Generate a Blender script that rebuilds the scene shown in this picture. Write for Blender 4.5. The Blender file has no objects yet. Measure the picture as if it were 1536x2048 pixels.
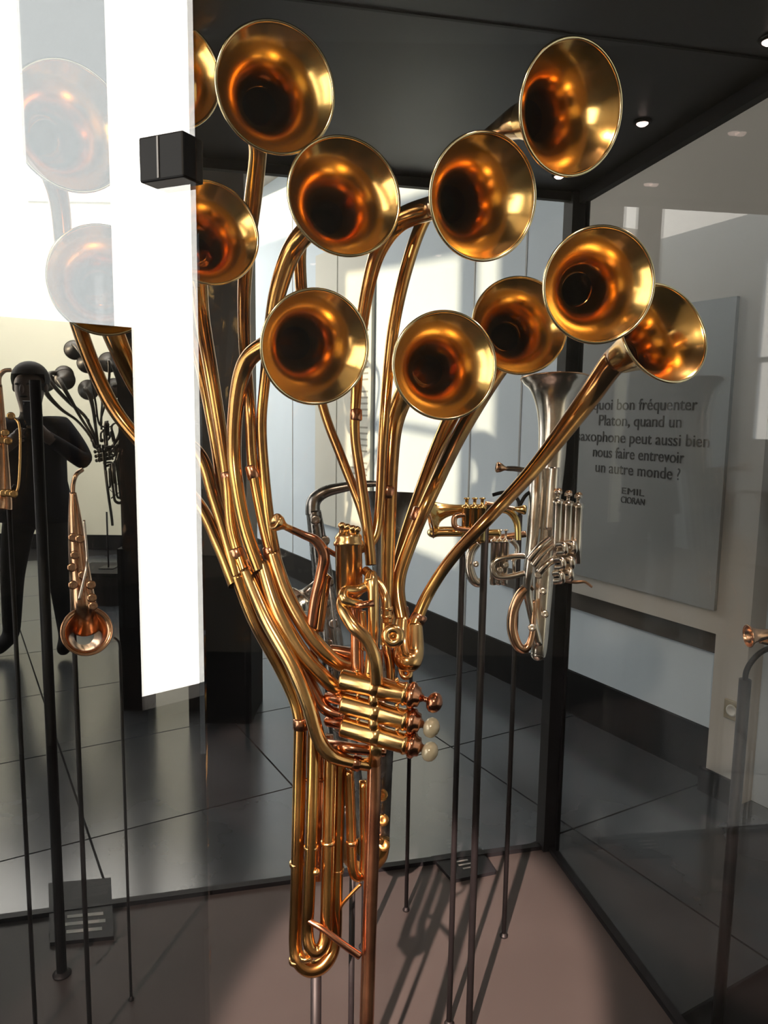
import bpy, math, random
from math import sin, cos, radians, pi, sqrt, hypot
from mathutils import Vector as V, Matrix

random.seed(4)
sc = bpy.context.scene
COL = sc.collection

# ------------------------------------------------------------------ camera
FPX = 1500.0
PITCH, ROLL = radians(7.5), radians(0.85)
CAM = V((0, 0, 1.55))
FW = V((0, cos(PITCH), -sin(PITCH)))
U0 = V((0, sin(PITCH), cos(PITCH)))
RT = V((1, 0, 0)) * cos(ROLL) + U0 * sin(ROLL)
UP = U0 * cos(ROLL) - V((1, 0, 0)) * sin(ROLL)
cd = bpy.data.cameras.new('camera')
cd.sensor_fit = 'VERTICAL'; cd.sensor_height = 36.0; cd.lens = 36.0 * FPX / 2048
cd.clip_start = 0.02; cd.clip_end = 100
cam = bpy.data.objects.new('camera', cd); COL.objects.link(cam)
cam.matrix_world = Matrix(((RT.x, UP.x, -FW.x, CAM.x), (RT.y, UP.y, -FW.y, CAM.y), (RT.z, UP.z, -FW.z, CAM.z), (0, 0, 0, 1)))
sc.camera = cam

# ------------------------------------------------------------------ sky, sun, exposure
sc.view_settings.view_transform = 'Standard'; sc.view_settings.look = 'None'
sc.view_settings.gamma = 1.0; sc.view_settings.use_curve_mapping = False
sc.view_settings.exposure = 0.1
sc.cycles.transparent_max_bounces = 40
sc.cycles.max_bounces = 7; sc.cycles.diffuse_bounces = 3; sc.cycles.glossy_bounces = 4
sc.cycles.sample_clamp_indirect = 6.0
sc.cycles.caustics_reflective = False; sc.cycles.caustics_refractive = False
SKY = 6.0
w = bpy.data.worlds.new('sky'); sc.world = w; w.use_nodes = True
w.node_tree.nodes['Background'].inputs[0].default_value = (1.0, 0.965, 0.88, 1)
w.node_tree.nodes['Background'].inputs[1].default_value = SKY
SUN_DIR = V((0.95, -0.05, -0.13)).normalized()
sd = bpy.data.lights.new('sun', 'SUN'); sd.energy = 5.2; sd.angle = radians(0.9); sd.color = (1, 0.84, 0.56)
so = bpy.data.objects.new('sun', sd); COL.objects.link(so)
so.rotation_euler = SUN_DIR.to_track_quat('-Z', 'Y').to_euler()


def ray(px, py):
    return FW + RT * ((px - 768) / FPX) - UP * ((py - 1024) / FPX)


def P(px, py, d):
    return CAM + ray(px, py) * d


def onz(px, py, z):
    r = ray(px, py)
    return CAM + r * ((z - CAM.z) / r.z)


def wpx(wd, d):                 # a width seen in the photograph, as metres at that distance
    return wd * d / FPX


# ------------------------------------------------------------------ materials
def principled(name):
    m = bpy.data.materials.new(name); m.use_nodes = True
    return m, m.node_tree, m.node_tree.nodes['Principled BSDF']


def mat(name, col, rough=0.5, metal=0.0, var=0.0, scale=8.0, col2=None, bump=0.0, rvar=0.0, emit=None, stretch=None):
    m, nt, b = principled(name)
    b.inputs['Base Color'].default_value = (*col, 1)
    b.inputs['Roughness'].default_value = rough
    b.inputs['Metallic'].default_value = metal
    if emit:
        b.inputs['Emission Color'].default_value = (*emit[0], 1); b.inputs['Emission Strength'].default_value = emit[1]
    if var or col2 or bump or rvar:
        tc = nt.nodes.new('ShaderNodeTexCoord')
        mp = nt.nodes.new('ShaderNodeMapping')
        if stretch: mp.inputs['Scale'].default_value = stretch
        nz = nt.nodes.new('ShaderNodeTexNoise')
        nz.inputs['Scale'].default_value = scale; nz.inputs['Detail'].default_value = 6
        nt.links.new(tc.outputs['Object'], mp.inputs[0]); nt.links.new(mp.outputs[0], nz.inputs['Vector'])
        cr = nt.nodes.new('ShaderNodeValToRGB')
        cr.color_ramp.elements[0].position = 0.36; cr.color_ramp.elements[1].position = 0.64
        c2 = col2 or tuple(c * (1 - var) for c in col)
        cr.color_ramp.elements[0].color = (*c2, 1); cr.color_ramp.elements[1].color = (*col, 1)
        nt.links.new(nz.outputs['Fac'], cr.inputs[0]); nt.links.new(cr.outputs[0], b.inputs['Base Color'])
        if rvar:
            mr = nt.nodes.new('ShaderNodeMapRange')
            mr.inputs['To Min'].default_value = max(0.02, rough - rvar); mr.inputs['To Max'].default_value = rough + rvar
            nt.links.new(nz.outputs['Fac'], mr.inputs[0]); nt.links.new(mr.outputs[0], b.inputs['Roughness'])
        if bump:
            bp = nt.nodes.new('ShaderNodeBump'); bp.inputs['Strength'].default_value = bump; bp.inputs['Distance'].default_value = 0.01
            nt.links.new(nz.outputs['Fac'], bp.inputs['Height']); nt.links.new(bp.outputs[0], b.inputs['Normal'])
    return m


def glass(name, refl, tint=(1, 1, 1), graze=0.9):
    m = bpy.data.materials.new(name); m.use_nodes = True; nt = m.node_tree
    nt.nodes.clear()
    o = nt.nodes.new('ShaderNodeOutputMaterial'); mx = nt.nodes.new('ShaderNodeMixShader')
    t = nt.nodes.new('ShaderNodeBsdfTransparent'); g = nt.nodes.new('ShaderNodeBsdfGlossy')
    t.inputs[0].default_value = (*tint, 1); g.inputs['Roughness'].default_value = 0.0
    lw = nt.nodes.new('ShaderNodeLayerWeight'); lw.inputs[0].default_value = 0.5
    pw = nt.nodes.new('ShaderNodeMath'); pw.operation = 'POWER'; pw.inputs[1].default_value = 5.0
    ad = nt.nodes.new('ShaderNodeMath'); ad.operation = 'MULTIPLY_ADD'; ad.inputs[1].default_value = graze; ad.inputs[2].default_value = refl; ad.use_clamp = True
    nt.links.new(lw.outputs['Facing'], pw.inputs[0]); nt.links.new(pw.outputs[0], ad.inputs[0])
    nt.links.new(ad.outputs[0], mx.inputs[0]); nt.links.new(t.outputs[0], mx.inputs[1]); nt.links.new(g.outputs[0], mx.inputs[2])
    nt.links.new(mx.outputs[0], o.inputs[0])
    return m


M = {}
M['brass'] = mat('aged_brass', (0.74, 0.41, 0.13), 0.17, 1.0, col2=(0.38, 0.17, 0.06), scale=9, rvar=0.05)
M['bell_brass'] = mat('bell_brass', (0.98, 0.62, 0.20), 0.17, 1.0, col2=(0.85, 0.47, 0.14), scale=9, rvar=0.05)
M['rim'] = mat('rim_brass', (1.0, 0.84, 0.50), 0.16, 1.0, var=0.1, scale=20)
M['copper'] = mat('tarnished_copper', (0.74, 0.36, 0.20), 0.2, 1.0, col2=(0.50, 0.21, 0.12), scale=18, rvar=0.06)
M['gold'] = mat('bright_brass', (0.95, 0.60, 0.25), 0.2, 1.0, col2=(0.76, 0.42, 0.17), scale=16, rvar=0.05)
M['pearl'] = mat('pearl', (0.62, 0.54, 0.38), 0.2, 0.2, var=0.15, scale=60)
M['silver'] = mat('warm_silver', (0.92, 0.82, 0.70), 0.2, 1.0, var=0.2, scale=22, rvar=0.05)
M['dsilver'] = mat('dark_silver', (0.42, 0.39, 0.37), 0.26, 1.0, var=0.4, scale=30, rvar=0.06)
M['rose'] = mat('rose_brass', (0.85, 0.50, 0.30), 0.2, 1.0, var=0.25, scale=18, rvar=0.05)
M['black'] = mat('black_metal', (0.010, 0.010, 0.012), 0.5, 0.0, var=0.3, scale=12)
M['rod'] = mat('black_rod', (0.010, 0.009, 0.010), 0.5, 0.0, var=0.3, scale=20)
M['case_top'] = mat('case_ceiling', (0.012, 0.012, 0.013), 0.38, 0.0, var=0.3, scale=3, rvar=0.06)
M['case_floor'] = mat('case_floor', (0.055, 0.048, 0.046), 0.5, 0.0, var=0.2, scale=2.5, rvar=0.06)
M['glass_side'] = glass('reflective_glass', 0.19)
M['glass'] = glass('vitrine_glass', 0.03, graze=0.45)
M['tint'] = glass('tinted_glazing', 0.04, (0.60, 0.625, 0.65))
M['wall'] = mat('blue_grey_wall', (0.60, 0.68, 0.76), 0.75, 0.0, var=0.07, scale=1.2, bump=0.02)
M['wall_upper'] = mat('warm_grey_wall', (0.52, 0.49, 0.45), 0.75, 0.0, var=0.08, scale=1.5)
M['cream'] = mat('cream_wall', (0.86, 0.81, 0.63), 0.8, 0.0, var=0.05, scale=1)
M['dark_wall'] = mat('dark_wall', (0.035, 0.032, 0.032), 0.8, 0.0, var=0.2, scale=2)
M['back_wall'] = mat('wall_behind_camera', (0.30, 0.26, 0.21), 0.8, 0.0, var=0.2, scale=2)
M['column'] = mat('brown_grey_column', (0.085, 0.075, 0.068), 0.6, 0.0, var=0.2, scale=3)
M['skirting'] = mat('black_skirting', (0.008, 0.008, 0.009), 0.65, 0.0, var=0.2, scale=4)
M['panel'] = mat('quote_panel', (0.27, 0.28, 0.29), 0.6, 0.0, var=0.12, scale=1.5)
M['ink'] = mat('dark_ink', (0.02, 0.02, 0.022), 0.6, 0.0, var=0.1, scale=40)
M['faint'] = mat('faint_print', (0.30, 0.29, 0.25), 0.8, 0.0, var=0.2, scale=40)
M['paper'] = mat('pale_text_panel', (0.62, 0.61, 0.55), 0.6, 0.0, var=0.06, scale=2)
M['tile'] = mat('slate_tile', (0.055, 0.061, 0.070), 0.2, 0.0, var=0.3, scale=2.2, rvar=0.06)
M['tile'].node_tree.nodes['Principled BSDF'].inputs['IOR'].default_value = 1.8
M['joint'] = mat('tile_joint', (0.012, 0.012, 0.013), 0.7, 0.0, var=0.1, scale=30)
M['frame'] = mat('window_frame', (0.30, 0.30, 0.31), 0.5, 0.0, var=0.1, scale=5)
M['white'] = mat('white_plastic', (0.62, 0.60, 0.55), 0.4, 0.0, var=0.06, scale=20)
M['socket'] = mat('brass_socket', (0.42, 0.36, 0.26), 0.4, 0.3, var=0.2, scale=30)
M['lens'] = mat('spot_lens', (1, 0.85, 0.75), 0.4, 0.0, var=0.05, scale=9, emit=((1, 0.72, 0.62), 5.0))
M['white_print'] = mat('white_print', (0.35, 0.35, 0.33), 0.6, 0.0, var=0.1, scale=80)
M['jacket'] = mat('dark_jacket', (0.012, 0.012, 0.018), 0.8, 0.0, var=0.3, scale=20)  # backlit silhouette put into jacket, trousers, skin and hair as dark colour
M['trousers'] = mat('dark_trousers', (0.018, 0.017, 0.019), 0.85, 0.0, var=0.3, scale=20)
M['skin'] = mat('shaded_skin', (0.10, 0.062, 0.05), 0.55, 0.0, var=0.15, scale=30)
M['hair'] = mat('dark_hair', (0.010, 0.009, 0.010), 0.6, 0.0, var=0.3, scale=60)
M['phone'] = mat('phone_shell', (0.03, 0.035, 0.045), 0.25, 0.0, var=0.2, scale=30)
M['screen_glass'] = mat('camera_glass', (0.02, 0.02, 0.03), 0.05, 0.0, var=0.1, scale=30)
M['far_metal'] = mat('silhouette_brass', (0.06, 0.05, 0.04), 0.45, 0.6, var=0.4, scale=9)  # silhouette shade of the distant copy painted as a darker brass
M['yellow'] = mat('yellow_brass', (0.93, 0.68, 0.27), 0.18, 1.0, col2=(0.74, 0.48, 0.16), scale=16, rvar=0.04)


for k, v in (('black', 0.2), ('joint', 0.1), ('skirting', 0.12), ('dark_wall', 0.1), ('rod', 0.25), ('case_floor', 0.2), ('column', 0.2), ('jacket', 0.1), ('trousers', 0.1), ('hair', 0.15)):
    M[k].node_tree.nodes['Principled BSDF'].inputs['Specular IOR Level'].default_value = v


# ------------------------------------------------------------------ mesh helpers
def empty(name, loc, label, cat, group=None):
    o = bpy.data.objects.new(name, None); COL.objects.link(o)
    o.location = loc; o.empty_display_size = 0.05
    o['label'] = label; o['category'] = cat
    if group: o['group'] = group
    return o


def origin(o):
    while o.parent: o = o.parent
    return V(o.location)


def obj(name, vf, m, parent=None, smooth=True, kind=None, label=None, cat=None, group=None):
    vs, fs = vf
    off = origin(parent) if parent else V((0, 0, 0))
    me = bpy.data.meshes.new(name)
    me.from_pydata([tuple(V(v) - off) for v in vs], [], fs)
    if smooth:
        me.polygons.foreach_set('use_smooth', [True] * len(me.polygons))
    me.update()
    me.materials.append(M[m] if isinstance(m, str) else m)
    o = bpy.data.objects.new(name, me); COL.objects.link(o)
    if parent: o.parent = parent
    if kind: o['kind'] = kind
    if label: o['label'] = label
    if cat: o['category'] = cat
    if group: o['group'] = group
    return o


def join(*parts):
    vs, fs = [], []
    for a, b in parts:
        n = len(vs); vs += list(a); fs += [tuple(i + n for i in q) for q in b]
    return vs, fs


def frame(d):
    d = d.normalized()
    a = V((0, 0, 1)) if abs(d.z) < 0.9 else V((1, 0, 0))
    x = d.cross(a).normalized(); y = d.cross(x).normalized()
    return x, y


def catmull(pts, n):
    out = []
    k = len(pts)
    for i in range(k - 1):
        p0 = pts[max(i - 1, 0)]; p1 = pts[i]; p2 = pts[i + 1]; p3 = pts[min(i + 2, k - 1)]
        for j in range(n):
            t = j / n
            out.append([0.5 * ((2 * b) + (c - a) * t + (2 * a - 5 * b + 4 * c - d) * t * t + (-a + 3 * b - 3 * c + d) * t ** 3)
                        for a, b, c, d in zip(p0, p1, p2, p3)])
    out.append(list(pts[-1]))
    return out


def tube(pts, radii, n=8, sides=16, cap=True, straight=False):
    """swept round tube through world points, radius per point"""
    q = [[*p, r] for p, r in zip(pts, radii)]
    if not straight and len(q) > 2: q = catmull(q, n)
    vs, fs = [], []
    pr = None
    for i, c in enumerate(q):
        a = V(q[max(i - 1, 0)][:3]); b = V(q[min(i + 1, len(q) - 1)][:3])
        d = (b - a).normalized()
        if pr is None: x, y = frame(d)
        else:
            x = (pr - d * pr.dot(d)).normalized(); y = d.cross(x)
        pr = x
        o = V(c[:3])
        for s in range(sides):
            t = 2 * pi * s / sides
            vs.append(o + (x * cos(t) + y * sin(t)) * c[3])
    L = len(q)
    for i in range(L - 1):
        for s in range(sides):
            s2 = (s + 1) % sides
            fs.append((i * sides + s, i * sides + s2, (i + 1) * sides + s2, (i + 1) * sides + s))
    if cap:
        fs.append(tuple(range(sides))[::-1]); fs.append(tuple((L - 1) * sides + s for s in range(sides)))
    return vs, fs


def lathe(o, d, prof, sides=24, caps=True):
    """revolve (distance along d, radius) pairs about the axis from o along d"""
    x, y = frame(d); d = d.normalized(); o = V(o)
    vs, fs = [], []
    for s_, r in prof:
        for k in range(sides):
            t = 2 * pi * k / sides
            vs.append(o + d * s_ + (x * cos(t) + y * sin(t)) * r)
    for i in range(len(prof) - 1):
        for k in range(sides):
            k2 = (k + 1) % sides
            fs.append((i * sides + k, i * sides + k2, (i + 1) * sides + k2, (i + 1) * sides + k))
    if caps:
        fs.append(tuple(range(sides))[::-1]); fs.append(tuple((len(prof) - 1) * sides + k for k in range(sides)))
    return vs, fs


def ball(c, r, sx=1, sy=1, sz=1, n=10, m=16):
    vs, fs = [], []
    for i in range(n + 1):
        a = pi * i / n
        for k in range(m):
            b = 2 * pi * k / m
            vs.append(V(c) + V((sin(a) * cos(b) * r * sx, sin(a) * sin(b) * r * sy, cos(a) * r * sz)))
    for i in range(n):
        for k in range(m):
            k2 = (k + 1) % m
            fs.append((i * m + k, (i + 1) * m + k, (i + 1) * m + k2, i * m + k2))
    return vs, fs


def ring(c, d, R, r, sides=40, sec=8):
    x, y = frame(d); d = d.normalized(); c = V(c)
    vs, fs = [], []
    for i in range(sides):
        t = 2 * pi * i / sides; e = x * cos(t) + y * sin(t)
        for k in range(sec):
            u = 2 * pi * k / sec
            vs.append(c + e * (R + r * cos(u)) + d * (r * sin(u)))
    for i in range(sides):
        for k in range(sec):
            i2, k2 = (i + 1) % sides, (k + 1) % sec
            fs.append((i * sec + k, i2 * sec + k, i2 * sec + k2, i * sec + k2))
    return vs, fs


def prism(poly, z0, z1):
    n = len(poly)
    vs = [V((p[0], p[1], z0)) for p in poly] + [V((p[0], p[1], z1)) for p in poly]
    fs = [tuple(range(n))[::-1], tuple(range(n, 2 * n))] + [(i, (i + 1) % n, (i + 1) % n + n, i + n) for i in range(n)]
    return vs, fs


def box(o, ax, ay, az):
    """box from corner o spanned by three vectors"""
    o = V(o); ax, ay, az = V(ax), V(ay), V(az)
    vs = [o, o + ax, o + ax + ay, o + ay]; vs += [v + az for v in vs]
    return vs, [(0, 3, 2, 1), (4, 5, 6, 7), (0, 1, 5, 4), (1, 2, 6, 5), (2, 3, 7, 6), (3, 0, 4, 7)]


def wall_line(a, b, t, z0, z1):
    """upright slab between plan points a and b, thickness t to the left of a->b"""
    a = V((a[0], a[1], 0)); b = V((b[0], b[1], 0)); d = (b - a).normalized(); n = V((-d.y, d.x, 0)) * t
    return prism([a, b, b + n, a + n], z0, z1)


def bevel(o, wd=0.003, seg=2):
    m = o.modifiers.new('bevel', 'BEVEL'); m.width = wd; m.segments = seg; m.limit_method = 'ANGLE'
    return o


# ------------------------------------------------------------------ the room
ROOM_H = 3.7
A = V((1.425, 3.064, 0)); WD = V((-0.503, 0.864, 0)).normalized(); WN = V((-WD.y, WD.x, 0))   # wall line, direction away, normal
WN = V((-0.864, -0.503, 0)).normalized()


def uz(px, py, off=0.0):
    r = ray(px, py); t = (A + WN * off - CAM).dot(WN) / r.dot(WN); p = CAM + r * t
    return (p - A).dot(WD), p.z


def wpt(u, z, off=0.0):
    return A + WD * u + WN * off + V((0, 0, z))


def wbox(u0, u1, z0, z1, o0, o1):
    return box(wpt(u0, z0, o0), WD * (u1 - u0), WN * (o1 - o0), V((0, 0, z1 - z0)))


def grid_wall(name, axis_pt, dirv, nrm, t, L, H, holes, m):
    """wall with rectangular openings, built of slabs round the openings; one mesh"""
    us = sorted({0, L, *[h[0] for h in holes], *[h[1] for h in holes]})
    zs = sorted({0, H, *[h[2] for h in holes], *[h[3] for h in holes]})
    parts = []
    for i in range(len(us) - 1):
        for j in range(len(zs) - 1):
            uc, zc = (us[i] + us[i + 1]) / 2, (zs[j] + zs[j + 1]) / 2
            if any(h[0] < uc < h[1] and h[2] < zc < h[3] for h in holes): continue
            parts.append(box(V(axis_pt) + V(dirv) * us[i] + V((0, 0, zs[j])), V(dirv) * (us[i + 1] - us[i]), V(nrm) * t, V((0, 0, zs[j + 1] - zs[j]))))
    return obj(name, join(*parts), m, smooth=False, kind='structure')


floor = obj('floor', prism([(-3.1, -3.4), (6, -3.4), (6, 9), (-5.1, 9), (-5.1, 1.5), (-3.1, 1.5)], -0.1, -0.01), 'joint', smooth=False, kind='structure')
TS = 0.80
tile_me = {}
for i in range(-5, 9):
    for j in range(0, 8):
        c = A + WD * ((i + 0.5) * TS) + WN * ((j + 0.5) * TS)
        if c.y < 1.9 or c.x < -4.6 or c.y > 7.9: continue
        x0, y0, g = -TS / 2 + 0.004, -TS / 2 + 0.004, TS - 0.008
        if 'me' not in tile_me:
            o = obj('tile', box((x0, y0, -0.012), (g, 0, 0), (0, g, 0), (0, 0, 0.012)), 'tile', floor, smooth=False)
            tile_me['me'] = o.data
        else:
            o = bpy.data.objects.new('tile', tile_me['me']); COL.objects.link(o); o.parent = floor
        o.location = c; o.rotation_euler.z = math.atan2(WD.y, WD.x)
# skylight opening added in the ceiling at far left to light the cream wall
obj('ceiling', join(*[box((x0, y0, ROOM_H), (x1 - x0, 0, 0), (0, y1 - y0, 0), (0, 0, 0.2)) for x0, x1, y0, y1 in
                      ((-3.1, 6, -3.4, 1.5), (-1.9, 6, 1.5, 9), (-5.1, -1.9, 1.5, 4.9), (-5.1, -1.9, 8.2, 9))]), 'wall_upper', smooth=False, kind='structure')

# wall with the quotation, running away to the left
obj('wall_right', wbox(-7, 6.0, 0, ROOM_H, -0.2, 0), 'wall', smooth=False, kind='structure')
u_p1, _ = uz(1497, 1300, 0.1); u_p0, z_led = uz(1432, 1268, 0.1); u_bl = uz(1122, 1100, 0.1)[0]
obj('wall_pier', wbox(u_p1, u_p0, 0, ROOM_H, 0, 0.1), 'wall_upper', smooth=False, kind='structure')
obj('wall_upper', wbox(u_p0, u_bl, z_led, ROOM_H, 0, 0.1), 'wall_upper', smooth=False, kind='structure')
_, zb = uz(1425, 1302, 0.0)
obj('shade_strip_1', wbox(u_p0, u_bl + 0.6, zb, z_led - 0.002, 0.001, 0.02), 'column', smooth=False, kind='structure')  # dark strip put in as the shade below the upper wall
_, zs1 = uz(1300, 1402, 0.02); _, zs2 = uz(725, 1172, 0.02)
obj('baseboard_right', wbox(u_p0, 6.0, 0, max(0.12, (zs1 + zs2) / 2), 0.0, 0.02), 'skirting', smooth=False, kind='structure')
obj('baseboard_pier', wbox(u_p1 - 0.02, u_p0 + 0.02, 0, 0.10, 0.1, 0.12), 'skirting', smooth=False, kind='structure')
print('skirting', zs1, zs2, 'ledge', z_led, zb)

# quotation panel and its lettering
OFF = 0.1
u_r, z_t = uz(1474, 592, OFF + 0.02); u_l = u_bl - 0.02; _, z_b = uz(1441, 1225, OFF + 0.02)
qp = empty('quote_panel', wpt((u_r + u_l) / 2, z_b, OFF), 'dark grey panel printed with a French quotation beside the black post', 'sign')
obj('board', wbox(u_r, u_l, z_b, z_t, OFF + 0.001, OFF + 0.02), 'panel', qp, smooth=False)


def text_mesh(txt, size, centre, m, parent, off, width=None, align='CENTER'):
    cu = bpy.data.curves.new('lettering', 'FONT'); cu.body = txt; cu.size = size; cu.align_x = align; cu.extrude = 0.0008
    to = bpy.data.objects.new('lettering', cu); COL.objects.link(to)
    dg = bpy.context.evaluated_depsgraph_get(); dg.update()
    me = bpy.data.meshes.new_from_object(to.evaluated_get(dg)); bpy.data.objects.remove(to)
    xs = [v.co.x for v in me.vertices]; wd = max(xs) - min(xs); cx = (max(xs) + min(xs)) / 2
    k = width / wd if width else 1
    root = origin(parent)
    for v in me.vertices:
        x, y, z = (v.co.x - cx) * k, v.co.y, v.co.z
        p = centre - WD * x + V((0, 0, y)) + WN * z
        v.co = p - root
    me.materials.clear(); me.materials.append(M[m])
    o = bpy.data.objects.new('lettering', me); COL.objects.link(o); o.parent = parent
    o['kind'] = 'stuff'
    return o


LO = OFF + 0.0215
for txt, x0, x1, yb, in (('A quoi bon fr\u00e9quenter', 1165, 1394, 820), ('Platon, quand un', 1197, 1362, 853), ('saxophone peut aussi bien', 1153, 1418, 888),
                         ('nous faire entrevoir', 1185, 1368, 920), ('un autre monde ?', 1190, 1360, 952)):
    ua, _ = uz(x0, yb, LO); ub, _ = uz(x1, yb, LO); _, zc = uz((x0 + x1) / 2, yb, LO)
    text_mesh(txt, 0.072, wpt((ua + ub) / 2, zc, LO), 'ink', qp, LO, width=abs(ua - ub))
for txt, x0, x1, yb in (('EMIL', 1243, 1288, 990), ('CIORAN', 1241, 1289, 1008)):
    ua, _ = uz(x0, yb, LO); ub, _ = uz(x1, yb, LO); _, zc = uz((x0 + x1) / 2, yb, LO)
    text_mesh(txt, 0.042, wpt((ua + ub) / 2, zc, LO), 'ink', qp, LO, width=abs(ua - ub))

# power socket on the pier
us, zs = uz(1467, 1420, 0.1)
sk = empty('wall_socket', wpt(us, zs - 0.04, 0.1), 'small square socket on the pale wall pier behind the stand tube', 'socket')
bevel(obj('face_plate', wbox(us - 0.036, us + 0.036, zs - 0.04, zs + 0.04, 0.1005, 0.112), 'socket', sk, smooth=False))
obj('socket_well', lathe(wpt(us, zs, 0.112), WN, [(0, 0.024), (0.004, 0.023), (0.004, 0.017), (0.001, 0.015), (0.001, 0.001)], 20), 'white', sk)

# text panel hung further along the wall
ua, zt = uz(745, 480, 0.03); ub, zb2 = uz(630, 985, 0.03)
tp = empty('text_panel', wpt((ua + ub) / 2, zb2, 0), 'tall pale wall panel with faint lines of print behind the tubes', 'panel')
obj('board', wbox(ua, ub, zb2 - 0.25, zt + 0.05, 0.001, 0.03), 'paper', tp, smooth=False)
um = uz(674, 700, 0.03)[0]
obj('joint_strip', wbox(um - 0.008, um + 0.008, zb2 - 0.25, zt + 0.05, 0.03, 0.032), 'faint', tp, smooth=False)
z = zt - 0.55; k = 0
while z > zb2 + 0.1:
    ln = 0.30 - random.random() * 0.1
    if k % 6 != 5: obj('text_line', wbox(ua + 0.04, ua + 0.04 + ln, z, z + 0.014, 0.030, 0.0305), 'faint', tp, smooth=False)
    z -= 0.045; k += 1
# upright joints of the wall lining
for px in (585, 942, 1042):
    u, _ = uz(px, 800, 0.002)
    obj('trim_joint', wbox(u - 0.006, u + 0.006, 0.2, ROOM_H, 0.0, 0.003), 'frame', smooth=False, kind='structure')

# far walls
obj('wall_back', box((-5.2, 8.25, 0), (4.6, 0, 0), (0, 0.2, 0), (0, 0, ROOM_H)), 'cream', smooth=False, kind='structure')
obj('baseboard_back', box((-5.0, 8.22, 0), (3.4, 0, 0), (0, 0.03, 0), (0, 0, 0.16)), 'skirting', smooth=False, kind='structure')
# glazed side wall next to the camera, whose daylight the angled pane mirrors (u runs towards +y from y=-3.2)
WX = -3.0
Y0 = -3.2
grid_wall('wall_left', (WX, Y0, 0), (0, 1, 0), (-1, 0, 0), 0.18, 4.9, ROOM_H,
          [(0.3, 1.9, 0.9, 3.4), (2.25, 2.9, 0.06, 3.65), (2.9, 3.75, 1.93, 3.65)], 'dark_wall')  # first opening is added to let in more daylight
obj('wall_return', box((-5.0, 1.5, 0), (1.9, 0, 0), (0, 0.2, 0), (0, 0, ROOM_H)), 'dark_wall', smooth=False, kind='structure')
obj('window_1', box((WX - 0.12, -0.26, 1.93), (0.012, 0, 0), (0, 0.37, 0), (0, 0, 1.72)), 'tint', smooth=False, kind='structure')
# far side wall with the windows the low sun comes through
holes = []
for (xa, xb, ya, yb) in ((700, 915, 528, 842), (700, 915, 858, 1085), (952, 990, 380, 1085)):
    c = []
    for px, py in ((xa, (ya + yb) / 2), (xb, (ya + yb) / 2)):
        u, _ = uz(px, py); c.append(wpt(u, 0))
    zt_ = uz((xa + xb) / 2, ya)[1]; zb_ = uz((xa + xb) / 2, yb)[1]
    ys = []; dz = 0
    for p in c:
        k = (-5.0 - p.x) / SUN_DIR.x; ys.append(p.y + SUN_DIR.y * k); dz += SUN_DIR.z * k / 2
    holes.append((min(ys) - 1.5, max(ys) - 1.5, max(0.3, zb_ + dz), min(ROOM_H - 0.1, zt_ + dz)))
print('sun holes', holes)
hy1 = max(h[1] for h in holes)
holes = [h for h in holes]
grid_wall('wall_far_left', (-5.0, 1.5, 0), (0, 1, 0), (-1, 0, 0), 0.05, 6.95, ROOM_H, holes, 'wall')
# dark wall behind the camera
obj('wall_behind', box((-3.2, Y0 - 0.2, 0), (8.4, 0, 0), (0, 0.2, 0), (0, 0, ROOM_H)), 'back_wall', smooth=False, kind='structure')

# free-standing column and the dark upright by the mirrored trombone copy
def square_column(name, xa, xb, y, depth, m, label, ph=0.85):
    a = onz(xa, 1200, 0); a = V((ray(xa, 900).x / ray(xa, 900).y * y, y, 0)); b = V((ray(xb, 900).x / ray(xb, 900).y * y, y, 0))
    r = empty(name, (a + b) / 2, label, 'column')
    obj('shaft', prism([a, b, b + V((0, depth, 0)), a + V((0, depth, 0))], ph, ROOM_H), m, r, smooth=False)
    e = V((0.02, 0, 0)); f = V((0, 0.02, 0))
    obj('plinth', prism([a - e - f, b + e - f, b + e + f + V((0, depth, 0)), a - e + f + V((0, depth, 0))], 0, ph), 'skirting', r, smooth=False)
    return r


square_column('square_column', 378, 492, 3.6, 0.3, 'column', 'brown-grey square column with black base behind the left tubes')
square_column('square_column', 238, 276, 3.75, 0.1, 'dark_wall', 'narrow dark upright beside the distant silhouetted instrument')

# ------------------------------------------------------------------ the glass case
FZ, CZ = 0.30, 2.125
BR = V((0.505, 2.06, 0)); RD = V((0.2, -0.98, 0)).normalized()
E0 = V((-0.187, 0.75, 0))
FR = BR + RD * ((0.75 - BR.y) / RD.y)
BLd = V((-0.9704, -0.2416, 0)).normalized()
LA = radians(25); LD = V((-cos(LA), sin(LA), 0))
# where the angled pane meets the back line
den = LD.x * BLd.y - LD.y * BLd.x
dl = BR - E0
tl = (dl.x * BLd.y - dl.y * BLd.x) / den
BL = E0 + LD * tl
poly = [E0, FR, BR, BL]
ctr = (E0 + FR + BR + BL) / 4
case = empty('display_case', (ctr.x, ctr.y, 0), 'large glass display case with black ceiling, black base and black corner post', 'display case')
obj('plinth', prism(poly, 0.0, FZ - 0.03), 'black', case, smooth=False)
obj('case_floor', prism(poly, FZ - 0.03, FZ), 'case_floor', case, smooth=False)
out = [ctr + (p - ctr) * 1.01 for p in poly]
tpn = obj('case_ceiling', prism(out, CZ, CZ + 0.22), 'case_top', case, smooth=False)
# seam of the ceiling panels
s0 = E0.lerp(BL, 0.35); s1 = FR.lerp(BR, 0.42)
sdv = (s1 - s0).normalized(); sn = V((-sdv.y, sdv.x, 0)) * 0.006
obj('ceiling_seam', prism([s0, s1, s1 + sn, s0 + sn], CZ - 0.002, CZ + 0.001), 'black', tpn, smooth=False)


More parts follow.
